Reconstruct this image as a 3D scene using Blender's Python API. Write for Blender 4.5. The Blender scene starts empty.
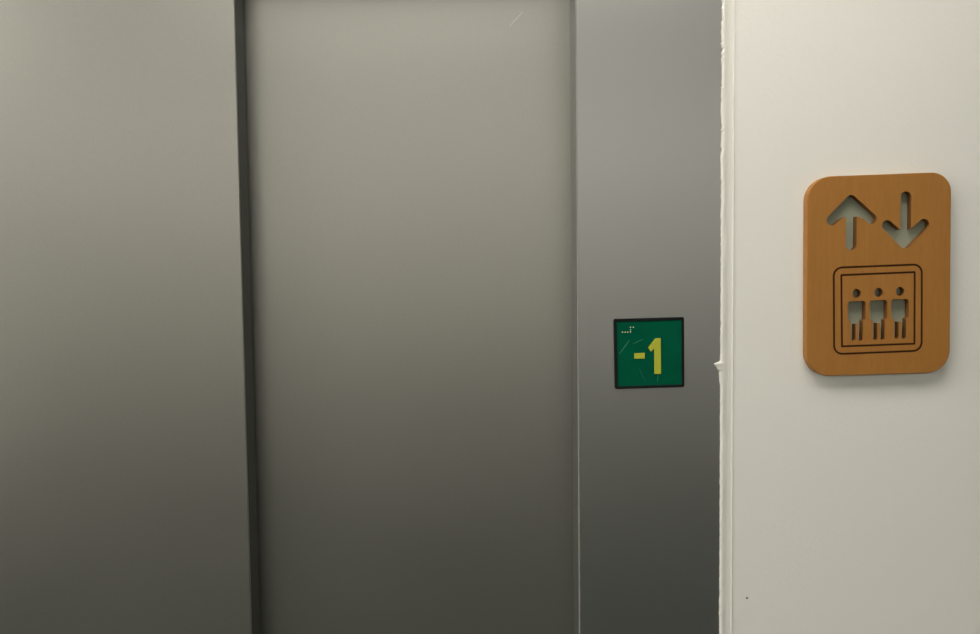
import bpy, bmesh, math, random
from mathutils import Matrix, Vector, noise
random.seed(4)
scn = bpy.context.scene
COL = scn.collection

LA, LB, LW, EXPO = 36, 30, 4, 0.05
# ------------------------------------------------------------------ camera
F = 800.0
DIST = 0.96
CAMZ = 1.62
PITCH = math.radians(3.03)
ROLL = math.radians(0.65)
cam_d = bpy.data.cameras.new('camera'); cam = bpy.data.objects.new('camera', cam_d); COL.objects.link(cam)
cam_d.sensor_width = 36; cam_d.lens = 36 * F / 980; cam_d.clip_start = 0.02
R = Matrix.Rotation(math.pi / 2 - PITCH, 4, 'X') @ Matrix.Rotation(-ROLL, 4, 'Z')
CAMX = 0.0
cam.matrix_world = Matrix.Translation((CAMX, -DIST, CAMZ)) @ R
scn.camera = cam
R3 = R.to_3x3(); CP = Vector((CAMX, -DIST, CAMZ))

def pt(x, y, Y=0.0):
    """the point of the vertical plane at depth Y that the photo shows at (x, y) -> (X, Z)"""
    d = R3 @ Vector(((x - 490) / F, -(y - 317) / F, -1))
    p = CP + d * ((Y - CP.y) / d.y)
    return p.x, p.z

def X(x, Y=0.0): return pt(x, 317, Y)[0]

# ------------------------------------------------------------------ materials
def mat(name, col, rough=0.5, metal=0.0, spec=0.5):
    m = bpy.data.materials.new(name); m.use_nodes = True
    b = m.node_tree.nodes['Principled BSDF']
    b.inputs['Base Color'].default_value = (*col, 1)
    b.inputs['Roughness'].default_value = rough
    b.inputs['Metallic'].default_value = metal
    b.inputs['Specular IOR Level'].default_value = spec
    return m
def nd(m, t, **k):
    n = m.node_tree.nodes.new(t)
    for a, v in k.items(): setattr(n, a, v)
    return n
def lk(m, a, b): m.node_tree.links.new(a, b)
def bsdf(m): return m.node_tree.nodes['Principled BSDF']
def coords(m, scale):
    tc = nd(m, 'ShaderNodeTexCoord'); mp = nd(m, 'ShaderNodeMapping')
    mp.inputs['Scale'].default_value = scale
    lk(m, tc.outputs['Object'], mp.inputs['Vector']); return mp.outputs['Vector']
def noise_n(m, scale, sc, detail=3, rough=0.5):
    n = nd(m, 'ShaderNodeTexNoise'); n.inputs['Scale'].default_value = sc
    n.inputs['Detail'].default_value = detail; n.inputs['Roughness'].default_value = rough
    lk(m, coords(m, scale), n.inputs['Vector']); return n
def ramp(m, src, a, b, p0=0.3, p1=0.7):
    r = nd(m, 'ShaderNodeValToRGB')
    r.color_ramp.elements[0].position = p0; r.color_ramp.elements[1].position = p1
    r.color_ramp.elements[0].color = (*a, 1); r.color_ramp.elements[1].color = (*b, 1)
    lk(m, src, r.inputs['Fac']); return r
def bump(m, src, strength, dist):
    b = nd(m, 'ShaderNodeBump'); b.inputs['Strength'].default_value = strength; b.inputs['Distance'].default_value = dist
    lk(m, src, b.inputs['Height']); lk(m, b.outputs['Normal'], bsdf(m).inputs['Normal'])

def steel_mat(name, c, rough):
    m = mat(name, c, rough, 1.0)
    g = noise_n(m, (1, 1, 1), 900, 2, 0.6)              # fine grain of the satin finish
    r = ramp(m, g.outputs['Fac'], tuple(v * 0.95 for v in c), tuple(v * 1.05 for v in c), 0.25, 0.75)
    lk(m, r.outputs['Color'], bsdf(m).inputs['Base Color'])
    w = noise_n(m, (1.0, 1, 1.6), 2.6, 3, 0.5)         # uneven polish
    mr = nd(m, 'ShaderNodeMapRange'); mr.inputs['To Min'].default_value = rough - 0.04; mr.inputs['To Max'].default_value = rough + 0.04
    lk(m, w.outputs['Fac'], mr.inputs['Value']); lk(m, mr.outputs['Result'], bsdf(m).inputs['Roughness'])
    return m
STEEL = steel_mat('satin_steel', (0.355, 0.352, 0.325), 0.38)
STEEL_J = steel_mat('satin_steel_frame', (0.365, 0.37, 0.36), 0.37)
DARK = mat('dark_rubber', (0.02, 0.022, 0.02), 0.7)

WALL = mat('white_wall_paint', (0.74, 0.735, 0.70), 0.75, 0, 0.25)
_n = noise_n(WALL, (1, 1, 1), 230, 3, 0.55); bump(WALL, _n.outputs['Fac'], 0.35, 0.0012)
FILL = mat('white_filler_paint', (0.69, 0.685, 0.64), 0.6, 0, 0.3)
_n = noise_n(FILL, (1, 1, 0.5), 500, 2, 0.5); bump(FILL, _n.outputs['Fac'], 0.3, 0.0004)
CEIL = mat('ceiling_paint', (0.82, 0.81, 0.77), 0.8)
ROOMW = mat('room_wall_paint', (0.70, 0.70, 0.65), 0.8)
FLOOR = mat('dark_floor', (0.045, 0.043, 0.04), 0.6)
_n = noise_n(FLOOR, (1, 1, 1), 60, 4, 0.6)
lk(FLOOR, ramp(FLOOR, _n.outputs['Fac'], (0.011, 0.016, 0.014), (0.018, 0.025, 0.022)).outputs['Color'], bsdf(FLOOR).inputs['Base Color'])

def wood_mat():
    m = mat('varnished_beech', (0.42, 0.2, 0.055), 0.5, 0, 0.25)
    a = noise_n(m, (70, 5, 5), 3.0, 4, 0.6)             # upright grain
    b = noise_n(m, (900, 60, 60), 1.0, 2, 0.6)          # pores
    ra = ramp(m, a.outputs['Fac'], (0.335, 0.148, 0.031), (0.365, 0.163, 0.035), 0.3, 0.72)
    rb = ramp(m, b.outputs['Fac'], (0.93, 0.92, 0.9), (1, 1, 1), 0.3, 0.6)
    mx = nd(m, 'ShaderNodeMix', data_type='RGBA', blend_type='MULTIPLY'); mx.inputs[0].default_value = 1
    lk(m, ra.outputs['Color'], mx.inputs[6]); lk(m, rb.outputs['Color'], mx.inputs[7])
    lk(m, mx.outputs[2], bsdf(m).inputs['Base Color']); bump(m, b.outputs['Fac'], 0.15, 0.0003)
    return m
WOOD = wood_mat()
BURNT = mat('burnt_engraving', (0.055, 0.017, 0.006), 0.8, 0, 0.2)
BLACK = mat('black_plastic', (0.006, 0.008, 0.009), 0.5, 0, 0.12)
GREEN = mat('green_plate', (0.002, 0.066, 0.034), 0.6, 0, 0.03)
_n = noise_n(GREEN, (1, 1, 1), 30, 3, 0.5)
lk(GREEN, ramp(GREEN, _n.outputs['Fac'], (0.0001, 0.070, 0.036), (0.0004, 0.088, 0.045)).outputs['Color'], bsdf(GREEN).inputs['Base Color'])
YELLOW = mat('yellow_green_relief', (0.40, 0.42, 0.035), 0.5, 0, 0.3)
DOTS = mat('braille_pale', (0.50, 0.60, 0.34), 0.5)
SCR = mat('pale_scratch', (0.035, 0.19, 0.11), 0.6)
SCRB = mat('blue_scratch', (0.004, 0.075, 0.072), 0.6)
SCRS = mat('steel_scratch', (0.55, 0.54, 0.5), 0.4, 1.0)
SCRD = mat('dull_scuff', (0.36, 0.36, 0.34), 0.5, 1.0)
CHAR = mat('laser_cut_edge', (0.17, 0.072, 0.02), 0.7, 0, 0.2)
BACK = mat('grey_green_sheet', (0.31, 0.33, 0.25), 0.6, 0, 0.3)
EDGE = mat('door_edge_shade', (0.05, 0.052, 0.048), 0.5, 0, 0.3)
SPECK = mat('dark_speck', (0.05, 0.045, 0.04), 0.8)

# ------------------------------------------------------------------ helpers
def obj(name, bm, m, parent=None, smooth=False, loc=None):
    bmesh.ops.recalc_face_normals(bm, faces=bm.faces)
    me = bpy.data.meshes.new(name); 
    if loc is not None: bmesh.ops.translate(bm, verts=bm.verts, vec=-Vector(loc))
    bm.to_mesh(me); bm.free()
    for mm in (m if isinstance(m, (list, tuple)) else [m]): me.materials.append(mm)
    if smooth:
        for p in me.polygons: p.use_smooth = True
    o = bpy.data.objects.new(name, me); COL.objects.link(o)
    if loc is not None: o.location = loc
    if parent:
        o.parent = parent
        if loc is None: o.matrix_parent_inverse = Matrix.Translation(-parent.location)
    return o
def tag(o, label, cat, group=None, kind=None):
    o['label'] = label; o['category'] = cat
    if group: o['group'] = group
    if kind: o['kind'] = kind
    return o
def box(bm, a, b):
    vs = [bm.verts.new((x, y, z)) for x in (a[0], b[0]) for y in (a[1], b[1]) for z in (a[2], b[2])]
    for f in ((0,1,3,2),(4,6,7,5),(0,4,5,1),(2,3,7,6),(0,2,6,4),(1,5,7,3)):
        bm.faces.new([vs[i] for i in f])
    return vs
def bevel(bm, w, seg=2):
    bmesh.ops.bevel(bm, geom=[e for e in bm.edges], offset=w, segments=seg, profile=0.5, affect='EDGES')
def prism(bm, pts, y0, y1, mi=0):
    """closed prism of the XZ outline pts between depths y0 and y1"""
    a = [bm.verts.new((p[0], y0, p[1])) for p in pts]; b = [bm.verts.new((p[0], y1, p[1])) for p in pts]
    n = len(pts); fs = [bm.faces.new(a), bm.faces.new(list(reversed(b)))]
    for i in range(n):
        fs.append(bm.faces.new((a[i], b[i], b[(i+1) % n], a[(i+1) % n])))
    for f in fs: f.material_index = mi
    return fs
def inset(pts, w):
    """move a clockwise or anticlockwise outline inwards by w"""
    n = len(pts); area = sum(pts[i][0]*pts[(i+1)%n][1] - pts[(i+1)%n][0]*pts[i][1] for i in range(n))
    s = 1 if area > 0 else -1; out = []
    for i in range(n):
        p, q, r = Vector(pts[i-1]), Vector(pts[i]), Vector(pts[(i+1) % n])
        d1 = (q-p).normalized(); d2 = (r-q).normalized()
        n1 = Vector((-d1.y, d1.x))*s; n2 = Vector((-d2.y, d2.x))*s
        h = (n1+n2).normalized(); out.append(tuple(q + h*w/max(0.3, h.dot(n1))))
    return out
def plate(bm, pts, yb, yf, bev, seg=3):
    """plate with outline pts, back at yb, front at yf, rounded front edge"""
    rings = [(pts, yb), (pts, yf + bev)]
    for k in range(1, seg + 1):
        a = math.pi/2*k/seg
        rings.append((inset(pts, bev*(1-math.cos(a))), yf + bev*(1-math.sin(a))))
    vs = [[bm.verts.new((p[0], y, p[1])) for p in r] for r, y in rings]
    n = len(pts)
    for a, b in zip(vs, vs[1:]):
        for i in range(n): bm.faces.new((a[i], a[(i+1) % n], b[(i+1) % n], b[i]))
    bm.faces.new(vs[0]); bm.faces.new(vs[-1])
def rquad(c, r, seg=8):
    """quad with corners c (pixels, in order), each rounded with radius r px -> pixel outline"""
    out = []
    rr = r if isinstance(r, (list, tuple)) else [r]*4
    for i in range(4):
        p, q, s = Vector(c[i-1]), Vector(c[i]), Vector(c[(i+1) % 4])
        if rr[i] <= 0: out.append(tuple(q)); continue
        a = (p-q).normalized(); b = (s-q).normalized()
        A = q + a*rr[i]; B = q + b*rr[i]; C = A + b*rr[i]
        for k in range(seg + 1):
            t = math.pi/2*k/seg
            out.append(tuple(C - b*rr[i]*math.cos(t) - a*rr[i]*math.sin(t)))
    return out
def px(pts, Y): return [pt(p[0], p[1], Y) for p in pts]
def capsule(p, q, r, r2=None, seg=10):
    p, q = Vector(p), Vector(q); r2 = r if r2 is None else r2
    a = math.atan2(q.y-p.y, q.x-p.x)
    return ([(q.x + r2*math.cos(a - math.pi/2 + math.pi*k/seg), q.y + r2*math.sin(a - math.pi/2 + math.pi*k/seg)) for k in range(seg+1)] +
            [(p.x + r*math.cos(a + math.pi/2 + math.pi*k/seg), p.y + r*math.sin(a + math.pi/2 + math.pi*k/seg)) for k in range(seg+1)])

# ------------------------------------------------------------------ room around
RX0, RX1, RY0, RY1, RH = -4.4, 4.2, -6.0, 0.20, 2.62
T = 0.1
DOORH = pt(490, -70, 0.0)[1]
Y_J, Y_L, Y_D = 0.0, 0.025, 0.067      # frame face, left door panel face, recessed door panel face
Y_W = -0.003                            # white wall face
XJ0 = X(577.5, Y_J); XJ1 = X(724, Y_J); XW = X(732.5, Y_W)
XLE = X(243, Y_L)                       # free edge of the left panel
XO = -0.86                              # outer side of the doorway on the left
XF = XO - (XJ1 - XJ0)

bm = bmesh.new(); box(bm, (RX0-T, RY0-T, -T), (RX1+T, RY1+0.3, 0)); tag(obj('floor', bm, FLOOR), 'dark floor in front of the lift', 'floor', kind='structure')
bm = bmesh.new(); box(bm, (RX0-T, RY0-T, RH), (RX1+T, RY1+0.3, RH+T)); tag(obj('ceiling', bm, CEIL), 'white ceiling above the lift lobby', 'ceiling', kind='structure')
WY0, WY1, WZ0, WZ1 = -3.4, -1.3, 1.0, 2.3  # unseen window, added to bring in light from the left
bm = bmesh.new()
for a, b in (((RY0, 0), (WY0, RH)), ((WY1, 0), (RY1+0.3, RH)), ((WY0, 0), (WY1, WZ0)), ((WY0, WZ1), (WY1, RH))):
    box(bm, (RX0-T, a[0], a[1]), (RX0, b[0], b[1]))
tag(obj('wall_left', bm, ROOMW), 'pale side wall with an added window, left of the lift lobby', 'wall', kind='structure')
bm = bmesh.new(); ym = (WY0+WY1)/2
for a, b in (((WY0, WZ0), (WY0+0.05, WZ1)), ((WY1-0.05, WZ0), (WY1, WZ1)), ((WY0+0.05, WZ0), (WY1-0.05, WZ0+0.05)), ((WY0+0.05, WZ1-0.05), (WY1-0.05, WZ1)), ((ym-0.03, WZ0+0.05), (ym+0.03, WZ1-0.05))):
    box(bm, (RX0-0.07, a[0], a[1]), (RX0-0.02, b[0], b[1]))
tag(obj('added_window_1', bm, ROOMW), 'frame of the unseen window added in the left wall for side light', 'window', kind='structure')
bm = bmesh.new(); box(bm, (RX1, RY0, 0), (RX1+T, RY1+0.3, RH)); tag(obj('wall_right', bm, ROOMW), 'pale side wall right of the lift lobby', 'wall', kind='structure')
bm = bmesh.new(); box(bm, (RX0, RY0-T, 0), (RX1, RY0, RH)); tag(obj('wall_front', bm, ROOMW), 'pale wall facing the lift across the lobby', 'wall', kind='structure')
bm = bmesh.new()
for a, b in ((-4.0, -3.26), (-3.24, -2.5)): box(bm, (a, RY0, 0.005), (b, RY0+0.04, 1.98))
tag(obj('door_3', bm, mat('brown_door', (0.22, 0.20, 0.17), 0.5)), 'brown double door in the wall facing the lift, outside the photo', 'door', kind='structure')
bm = bmesh.new(); box(bm, (-2.2, RY0, 0.001), (RX1, RY0+0.03, 0.80))  # unseen dark panel, added for the lower steel to reflect
tag(obj('added_dark_panel_front', bm, mat('added_panel_dark', (0.05, 0.055, 0.05), 0.6)), 'unseen dark panel added low on the opposite wall to darken the steel', 'dado panel', kind='structure')
# the white wall that holds the lift: right of the frame, above it and left of it
bm = bmesh.new()
outer = [(RX0, 0), (XF, 0), (XF, DOORH+0.12), (XW, DOORH+0.12), (XW, 0), (RX1, 0), (RX1, RH), (RX0, RH)]
prism(bm, outer, Y_W, 0.19)
bmesh.ops.recalc_face_normals(bm, faces=bm.faces)
ed = [e for e in bm.edges if all(abs(v.co.x - XW) < 1e-5 and abs(v.co.y - Y_W) < 1e-5 for v in e.verts)]
bmesh.ops.bevel(bm, geom=ed, offset=0.0005, segments=2, profile=0.5, affect='EDGES')
tag(obj('wall_back', bm, WALL), 'matt white painted wall to the right of the steel lift frame', 'wall', kind='structure')

# ------------------------------------------------------------------ lift: frame and door panels
def upright(name, x0, x1, y0, y1, z0, z1, m, bv=0.0012):
    bm = bmesh.new(); box(bm, (x0, y0, z0), (x1, y1, z1)); bevel(bm, bv, 3); return obj(name, bm, m)
tag(upright('trim_1', XJ0, XJ1, Y_J, 0.0655, 0, DOORH+0.1, STEEL_J, 0.0012), 'satin steel right upright of the lift door frame, carrying the green plate', 'door frame', kind='structure')
tag(upright('trim_2', XF+0.0005, XO, Y_J, 0.0655, 0, DOORH+0.1, STEEL_J), 'satin steel left upright of the lift door frame, outside the photo', 'door frame', kind='structure')
tag(upright('trim_3', XO+0.0005, XJ0-0.0005, Y_J, 0.17, DOORH, DOORH+0.1, STEEL_J), 'satin steel header above the lift doors', 'door frame', kind='structure')
tag(upright('trim_4', XO+0.0005, XJ0-0.0005, 0.008, 0.17, 0.0, 0.008, STEEL, 0.0008), 'steel sill below the lift doors', 'door sill', kind='structure')
TH = 0.036
dl = tag(upright('door_1', XO-0.0+0.001, XLE, Y_L, Y_L+TH, 0.012, DOORH-0.003, STEEL, 0.0016), 'satin steel lift door panel at the left, standing proud of its neighbour', 'lift door', kind='structure')
dr = tag(upright('door_2', XLE-0.06, XJ0+0.05, Y_D, Y_D+TH, 0.012, DOORH-0.003, STEEL, 0.0012), 'recessed satin steel lift door panel between left panel and frame', 'lift door', kind='structure')
bm = bmesh.new(); box(bm, (XO-0.01, 0.15, 0.0085), (XJ0+0.06, 0.168, DOORH-0.001))
tag(obj('wall_shaft', bm, DARK), 'dark lift shaft closing off behind the door panels', 'wall', kind='structure')

bm = bmesh.new()  # pale strip painted in as the highlight along the frame corner
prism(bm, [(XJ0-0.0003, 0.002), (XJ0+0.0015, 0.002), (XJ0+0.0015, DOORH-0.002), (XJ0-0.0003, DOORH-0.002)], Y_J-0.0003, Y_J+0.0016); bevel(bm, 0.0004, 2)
obj('edge_highlight', bm, mat('highlight_pale', (0.24, 0.25, 0.23), 0.6), bpy.data.objects['trim_1'])['label'] = 'thin pale strip for the highlight along the frame edge'
bm = bmesh.new(); box(bm, (XLE-0.0002, Y_L+0.0022, 0.014), (XLE+0.0008, Y_L+TH-0.001, DOORH-0.006)); bevel(bm, 0.0003, 1)  # added strip, its dark colour carries the dim reflection on the side face
obj('edge_shade', bm, EDGE, dl)['label'] = 'dark strip added for the shade on the panel side'
# hair-fine scratches on the steel, children of the panel they are in
def scratch(pts, w, Y, m, parent, name='scratch', th=0.00012):
    bm = bmesh.new(); P = [Vector(p) for p in px(pts, Y)]
    n = len(P); L = []; Rr = []
    for i, p in enumerate(P):
        d = (P[min(i+1, n-1)] - P[max(i-1, 0)]).normalized(); nn = Vector((-d.y, d.x))
        ww = w*(0.25 + 0.75*math.sin(math.pi*(i+0.5)/n)); L.append(p+nn*ww/2); Rr.append(p-nn*ww/2)
    prism(bm, [tuple(v) for v in L + Rr[::-1]], Y-th, Y+0.0001)
    return obj(name, bm, m, parent)
scratch([(509, 27), (514, 21), (519, 16), (523, 11)], 0.0007, Y_D, SCRS, dr)
scratch([(588, 414), (600, 415), (614, 414)], 0.0006, Y_J, SCRD, bpy.data.objects['trim_1'])
scratch([(690, 438), (700, 442), (712, 444)], 0.0008, Y_J, SCRD, bpy.data.objects['trim_1'])

# ------------------------------------------------------------------ ragged painted filler between frame and wall
def filler():
    bm = bmesh.new()
    z0, z1 = 0.002, DOORH + 0.1
    zt, zb = pt(722, -14)[1], pt(718, 648)[1]
    rows = []; z = z0
    while z < z1:
        rows.append(z); z += 0.0009 if zb < z < zt else 0.02
    rows.append(z1)
    blz = pt(716, 366)[1]; prev = None
    xb = XW + 0.0015
    for z in rows:
        base = X(720.3) 
        e = noise.noise((z*14, 3.1, 0))*0.0009 + noise.noise((z*130, 8.2, 0))*0.0011 + noise.noise((z*520, 1.3, 0))*0.0011 - 0.0016*max(0, noise.noise((z*210, 6.3, 0))-0.30)
        up = max(0, min(1, (z - pt(720, 300)[1])/0.25))
        e *= 0.45 + 0.75*up
        d = (z - blz)
        blob = 0.0046*math.exp(-(abs(d)/0.0046)**3) + 0.0030*math.exp(-((d-0.003)/0.0022)**2) + 0.0017*math.exp(-((d+0.010)/0.008)**2)*(1 if d < 0 else 0.6)
        blob *= 1 + 0.25*noise.noise((z*700, 4.4, 0)) + 0.4*noise.noise((z*1500, 2.2, 0))
        x0 = base + e - blob
        bl = 0.0012 + 0.0006*noise.noise((z*60, 5.5, 0)) + 0.10*blob
        xm = base + 0.0042
        sec = [(x0, Y_J-0.0001), (x0+0.0004, Y_J-0.7*bl-0.0002), (x0+0.0014, Y_J-1.6*bl-0.0004), (x0+0.0028, Y_J-1.75*bl-0.0006),
               (xm+0.0010, Y_J-0.0021), (xm+0.0036, Y_J-0.0016), (xm+0.0060, Y_J-0.0015), (xm+0.0092, Y_J-0.0016), (xb-0.0006, Y_J-0.0016), (xb, Y_J-0.001),
               (xb, Y_J+0.0), (X(724)+0.0002, Y_J+0.0)]
        cur = [bm.verts.new((a, b, z)) for a, b in sec]
        if prev:
            for i in range(len(sec)):
                j = (i+1) % len(sec)
                bm.faces.new((prev[i], prev[j], cur[j], cur[i]))
        else: bm.faces.new(cur)
        prev = cur
    bm.faces.new(prev)
    o = obj('trim_5', bm, FILL, smooth=True)
    return tag(o, 'ragged white paint and filler strip along the steel frame edge, with a small lump', 'filler strip', kind='structure')
filler()
# thin raised paint ridge on the wall edge
bm = bmesh.new(); prev = None
for k in range(700):
    z = 0.9 + k*0.00155
    w = 0.0008 + 0.0004*noise.noise((z*80, 0, 2)); h = 0.0007 + 0.0004*noise.noise((z*130, 7, 2)); xx = XW + 0.0008 + 0.0003*noise.noise((z*50, 9, 2))
    cur = [bm.verts.new(v) for v in ((xx-w, Y_W+0.0004, z), (xx-w*0.5, Y_W-h, z), (xx+w*0.4, Y_W-h, z), (xx+w, Y_W+0.0004, z))]
    if prev:
        for i in range(4): bm.faces.new((prev[i], prev[(i+1) % 4], cur[(i+1) % 4], cur[i]))
    else: bm.faces.new(cur)
    prev = cur
bm.faces.new(prev)
obj('paint_ridge', bm, FILL, bpy.data.objects['wall_back'], smooth=True)
# tiny speck low on the wall
bm = bmesh.new(); prism(bm, px([(747+1.0*math.cos(a), 598+1.0*math.sin(a)) for a in [i*math.pi/4 for i in range(8)]], Y_W), Y_W-0.0003, Y_W+0.0002)
obj('speck', bm, SPECK, bpy.data.objects['wall_back'])

# ------------------------------------------------------------------ wooden lift sign
TW = 0.0115
YF = Y_W - TW
def cut(base, cutter, mats_mode='TRANSFER'):
    md = base.modifiers.new('b', 'BOOLEAN'); md.operation = 'DIFFERENCE'; md.solver = 'EXACT'; md.object = cutter
    md.use_self = True; md.material_mode = mats_mode
    dg = bpy.context.evaluated_depsgraph_get(); dg.update()
    me = bpy.data.meshes.new_from_object(base.evaluated_get(dg)); base.modifiers.clear()
    old = base.data; base.data = me; bpy.data.meshes.remove(old)
    cm = cutter.data; bpy.data.objects.remove(cutter); bpy.data.meshes.remove(cm)
out = rquad([(807.3, 177.0), (951.5, 171.7), (949.9, 372.5), (806.4, 376.8)], [24, 20, 23, 24], 10)
bm = bmesh.new(); plate(bm, px(out, YF), Y_W-0.0002, YF, 0.0011, 3)
sign = obj('lift_sign', bm, WOOD)
bm = bmesh.new()
def hole(pts): prism(bm, px([(p[0]+0.7, p[1]) for p in pts], YF), YF-0.01, Y_W+0.01)
R1 = 5.4
for p, q in (((831.2, 220.2), (850.6, 200.8)), ((870.6, 218.8), (850.6, 200.8)), ((850.8, 205), (850.4, 244.8))): hole(capsule(p, q, R1, R1+0.3 if q[1] < 210 else R1))
for p, q in (((886.8, 225.6), (904.6, 242.4)), ((923.2, 224.4), (904.6, 242.4)), ((905.4, 196.9), (904.8, 238))): hole(capsule(p, q, R1, R1+0.9 if q[1] > 241 else R1))
# wedges that thicken the inside of each arrowhead
hole([(834.5, 222.5), (851, 201), (867, 221), (857.5, 216.6), (850.6, 216), (843.5, 217.2)])
hole([(893.5, 225.8+3), (905, 243), (916.5, 227.5), (910.5, 229.8), (905, 229.0), (899.3, 230.4)])
for cx, cy in ((856.1, 293.4), (877.9, 292.5), (899.3, 291.4)):
    hole([(cx+4.3*math.cos(a), cy+4.5*math.sin(a)) for a in [i*2*math.pi/20 for i in range(20)]])
    dx = 0 if cx < 870 else 0.0
    l, r = cx-8.9, cx+8.9; t = cy+7.6
    hole(rquad([(l, t+0.4), (r, t-0.2), (r-0.2, cy+27.2), (l+0.2, cy+27.9)], [3.0, 3.0, 2.6, 2.6], 5))
    hole([(cx-6.1, cy+24), (cx+6.1, cy+24), (cx+6.2, cy+30.5), (cx-6.1, cy+30.8)])
    for s in (-1, 1):
        hole(capsule((cx+s*3.7+0.1, cy+29), (cx+s*3.6+0.1, cy+45.2), 2.45, 2.3))
prism(bm, px([(822, 188), (932, 184), (932, 256), (822, 259)], YF), Y_W-0.0025, Y_W+0.01)
prism(bm, px([(843, 282), (913, 280), (913, 343.5), (843, 346)], YF), Y_W-0.0025, Y_W+0.01)
c = obj('c', bm, CHAR); cut(sign, c)
# engraved double border round the three figures
def ring(bm, outer, w, Y0, Y1):
    a = px(outer, YF); b = inset(a, w); n = len(a)
    A0 = [bm.verts.new((p[0], Y0, p[1])) for p in a]; A1 = [bm.verts.new((p[0], Y1, p[1])) for p in a]
    B0 = [bm.verts.new((p[0], Y0, p[1])) for p in b]; B1 = [bm.verts.new((p[0], Y1, p[1])) for p in b]
    for i in range(n):
        j = (i+1) % n
        for f in ((A0[i], A0[j], A1[j], A1[i]), (B0[j], B0[i], B1[i], B1[j]), (A0[j], A0[i], B0[i], B0[j]), (A1[i], A1[j], B1[j], B1[i])): bm.faces.new(f)
bm = bmesh.new()
ring(bm, rquad([(832.7, 266.9), (922.8, 263.3), (922.6, 351.6), (833.2, 355.2)], 9.5, 8), 0.0023, YF-0.004, YF+0.0012)
ring(bm, rquad([(840.4, 274.2), (915.7, 271.1), (915.4, 344.6), (841.0, 347.4)], 1.0, 3), 0.0023, YF-0.004, YF+0.0012)
c = obj('c', bm, BURNT); cut(sign, c)
tag(sign, 'honey brown wooden lift sign with cut-out arrows and three figures, hung on the white wall', 'sign')
ox, oz = pt(877, 275, YF)
sign.data.transform(Matrix.Translation((-ox, -Y_W, -oz))); sign.location = (ox, Y_W, oz)

bm = bmesh.new()  # added sheet that darkens the wall showing through the cut-outs
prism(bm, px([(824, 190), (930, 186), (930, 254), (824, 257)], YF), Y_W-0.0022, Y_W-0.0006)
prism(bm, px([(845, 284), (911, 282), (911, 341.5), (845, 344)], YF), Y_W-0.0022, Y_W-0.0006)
bk = obj('darkening_sheet', bm, BACK, sign, loc=(ox, Y_W, oz)); bk.location = (0, 0, 0)
bk['label'] = 'grey-green sheet added to darken the cut-outs'

# ------------------------------------------------------------------ green floor number plate
gx, gz = pt(649, 353)
fp = bpy.data.objects.new('floor_number_plate', None); COL.objects.link(fp); fp.location = (gx, 0, gz); fp.empty_display_size = 0.03
tag(fp, 'small square green plate with yellow -1 and black rim on the steel frame', 'floor number plate')
YP = -0.0030
OUT = [(613.7, 319.0), (684.2, 317.0), (684.5, 387.2), (615.2, 389.2)]
IN = [(616.6, 321.8), (681.5, 320.0), (681.7, 384.4), (618.0, 386.4)]
bm = bmesh.new()
a = px(rquad(OUT, 1.8, 5), YP); b = px(rquad(IN, 0.8, 5), YP)
rings = [(a, -0.0001), (a, YP+0.0006), (inset(a, 0.0006), YP), (inset(b, -0.0003), YP), (b, YP+0.0004), (b, -0.0001)]
vs = [[bm.verts.new((p[0], y, p[1])) for p in r] for r, y in rings]
for k in range(6):
    A, B = vs[k], vs[(k+1) % 6]; n = len(A)
    for i in range(n): bm.faces.new((A[i], A[(i+1) % n], B[(i+1) % n], B[i]))
o = obj('rim', bm, BLACK, fp); o['label'] = 'black rim'
YG = YP + 0.0008
bm = bmesh.new(); prism(bm, px(rquad(inset(IN, 0), 0.8, 5), YG), YG, -0.0001)
obj('face', bm, GREEN, fp)['label'] = 'green face'
YD = YG - 0.0009
bm = bmesh.new(); plate(bm, px([(634.3, 353.3), (644.8, 353.0), (644.9, 358.6), (634.5, 358.9)], YD), YG+0.0001, YD, 0.0003, 2)
obj('minus_sign', bm, YELLOW, fp)['label'] = 'yellow raised minus sign'
bm = bmesh.new(); plate(bm, px([(655.5, 338.3), (660.8, 338.1), (661.1, 373.9), (654.5, 374.1), (654.3, 348.6), (651.0, 351.8), (648.2, 347.6)], YD), YG+0.0001, YD, 0.0003, 2)
obj('digit_one', bm, YELLOW, fp)['label'] = 'yellow raised digit 1'
for qx, qy in ((622.6, 332.2), (625.2, 332.2), (627.8, 332.1), (630.6, 332.0), (630.6, 329.8), (630.5, 327.4), (633.4, 327.3)):
    bm = bmesh.new(); cx, cz = pt(qx, qy, YG)
    bmesh.ops.create_uvsphere(bm, u_segments=12, v_segments=8, radius=0.0008, matrix=Matrix.Translation((cx, YG, cz)) @ Matrix.Diagonal((1, 0.8, 1, 1)))
    obj('braille_dot', bm, DOTS, fp, smooth=True)
def ln(a, b, n=5): return [(a[0]+(b[0]-a[0])*i/(n-1), a[1]+(b[1]-a[1])*i/(n-1)) for i in range(n)]
scratch(ln((619.3, 354.2), (629.7, 339.8)), 0.0009, YG, SCR, fp, th=0.00025)
scratch(ln((633.3, 343.6), (643, 339.2)), 0.0006, YG, SCR, fp, th=0.00025)
scratch(ln((639, 367.5), (645.3, 382)), 0.0008, YG, SCRB, fp, th=0.00025)
scratch(ln((658.3, 374.4), (657.2, 382)), 0.0005, YG, SCR, fp, th=0.00025)

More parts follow.
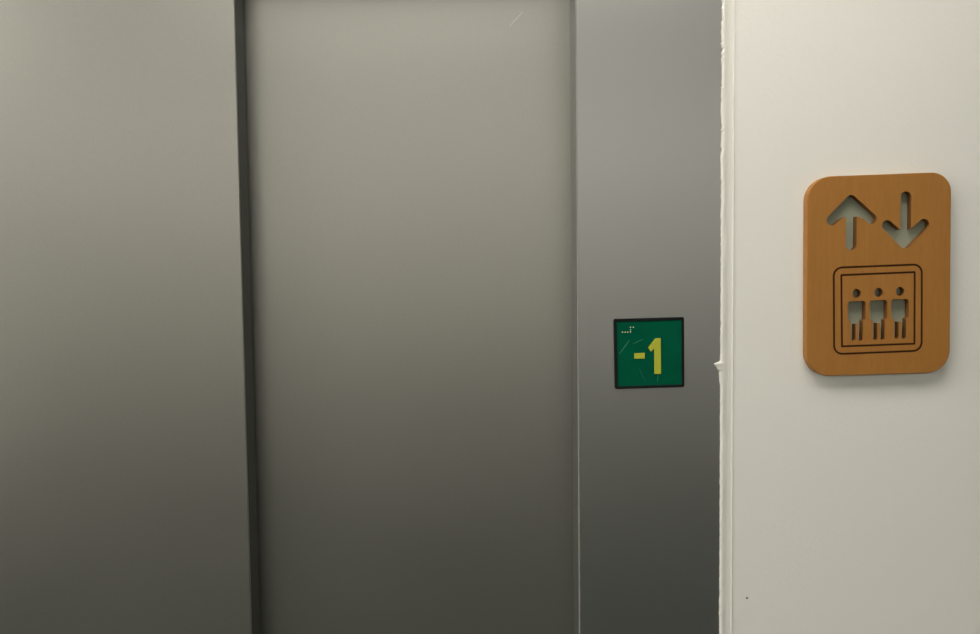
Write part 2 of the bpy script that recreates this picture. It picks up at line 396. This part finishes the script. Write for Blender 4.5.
# ------------------------------------------------------------------ light: ceiling lamp on the left, added lamps, added window light
def lamp(name, loc, sx, sy, power, col, label):
    bm = bmesh.new(); box(bm, (-sx/2-0.03, -sy/2-0.03, 0), (sx/2+0.03, sy/2+0.03, 0.05)); bevel(bm, 0.004)
    root = bpy.data.objects.new('ceiling_lamp', None); COL.objects.link(root); root.location = loc
    tag(root, label, 'lamp')
    h = obj('housing', bm, mat('lamp_housing', (0.8, 0.8, 0.8), 0.5)); h.parent = root; h.matrix_parent_inverse = Matrix()
    em = mat('lamp_diffuser', (0.8, 0.8, 0.8), 0.5)
    bsdf(em).inputs['Emission Color'].default_value = (*col, 1); bsdf(em).inputs['Emission Strength'].default_value = 3.0
    bm = bmesh.new(); box(bm, (-sx/2, -sy/2, -0.006), (sx/2, sy/2, -0.001)); d = obj('diffuser', bm, em); d.parent = root
    L = bpy.data.lights.new('light', 'AREA'); L.shape = 'RECTANGLE'; L.size = sx; L.size_y = sy; L.energy = power; L.color = col
    lo = bpy.data.objects.new('light', L); COL.objects.link(lo); lo.parent = root; lo.location = (0, 0, -0.012)
WARM = (1.0, 0.95, 0.86)
lamp('a', (-2.1, -0.60, RH-0.051), 1.5, 0.5, LA, WARM, 'long ceiling lamp left of the lift doors')
lamp('c', (-0.08, -0.57, RH-0.051), 1.3, 0.5, 9.5, WARM, 'long lamp added above the lift doors to brighten the frame')  # added lamp, keeps the top of the frame bright
lamp('b', (-0.2, -4.3, RH-0.051), 6.5, 1.4, LB, WARM, 'large lamp added across the lobby for the steel to reflect')  # added lamp, gives the steel a broad bright reflection
pl = bpy.data.lights.new('added_window_portal', 'AREA'); pl.shape = 'RECTANGLE'; pl.size = WY1-WY0; pl.size_y = WZ1-WZ0; pl.cycles.is_portal = True
po = bpy.data.objects.new('added_window_portal', pl); COL.objects.link(po)
po.matrix_world = Matrix.Translation((RX0-T-0.005, ym, (WZ0+WZ1)/2)) @ Matrix(((0, 0, -1), (1, 0, 0), (0, -1, 0))).to_4x4()   # faces into the room
w = bpy.data.worlds.new('world'); scn.world = w; w.use_nodes = True
w.node_tree.nodes['Background'].inputs[0].default_value = (1.0, 0.99, 0.92, 1); w.node_tree.nodes['Background'].inputs[1].default_value = LW

scn.view_settings.view_transform = 'Standard'; scn.view_settings.look = 'None'
scn.view_settings.gamma = 1; scn.view_settings.use_curve_mapping = False
scn.view_settings.exposure = EXPO
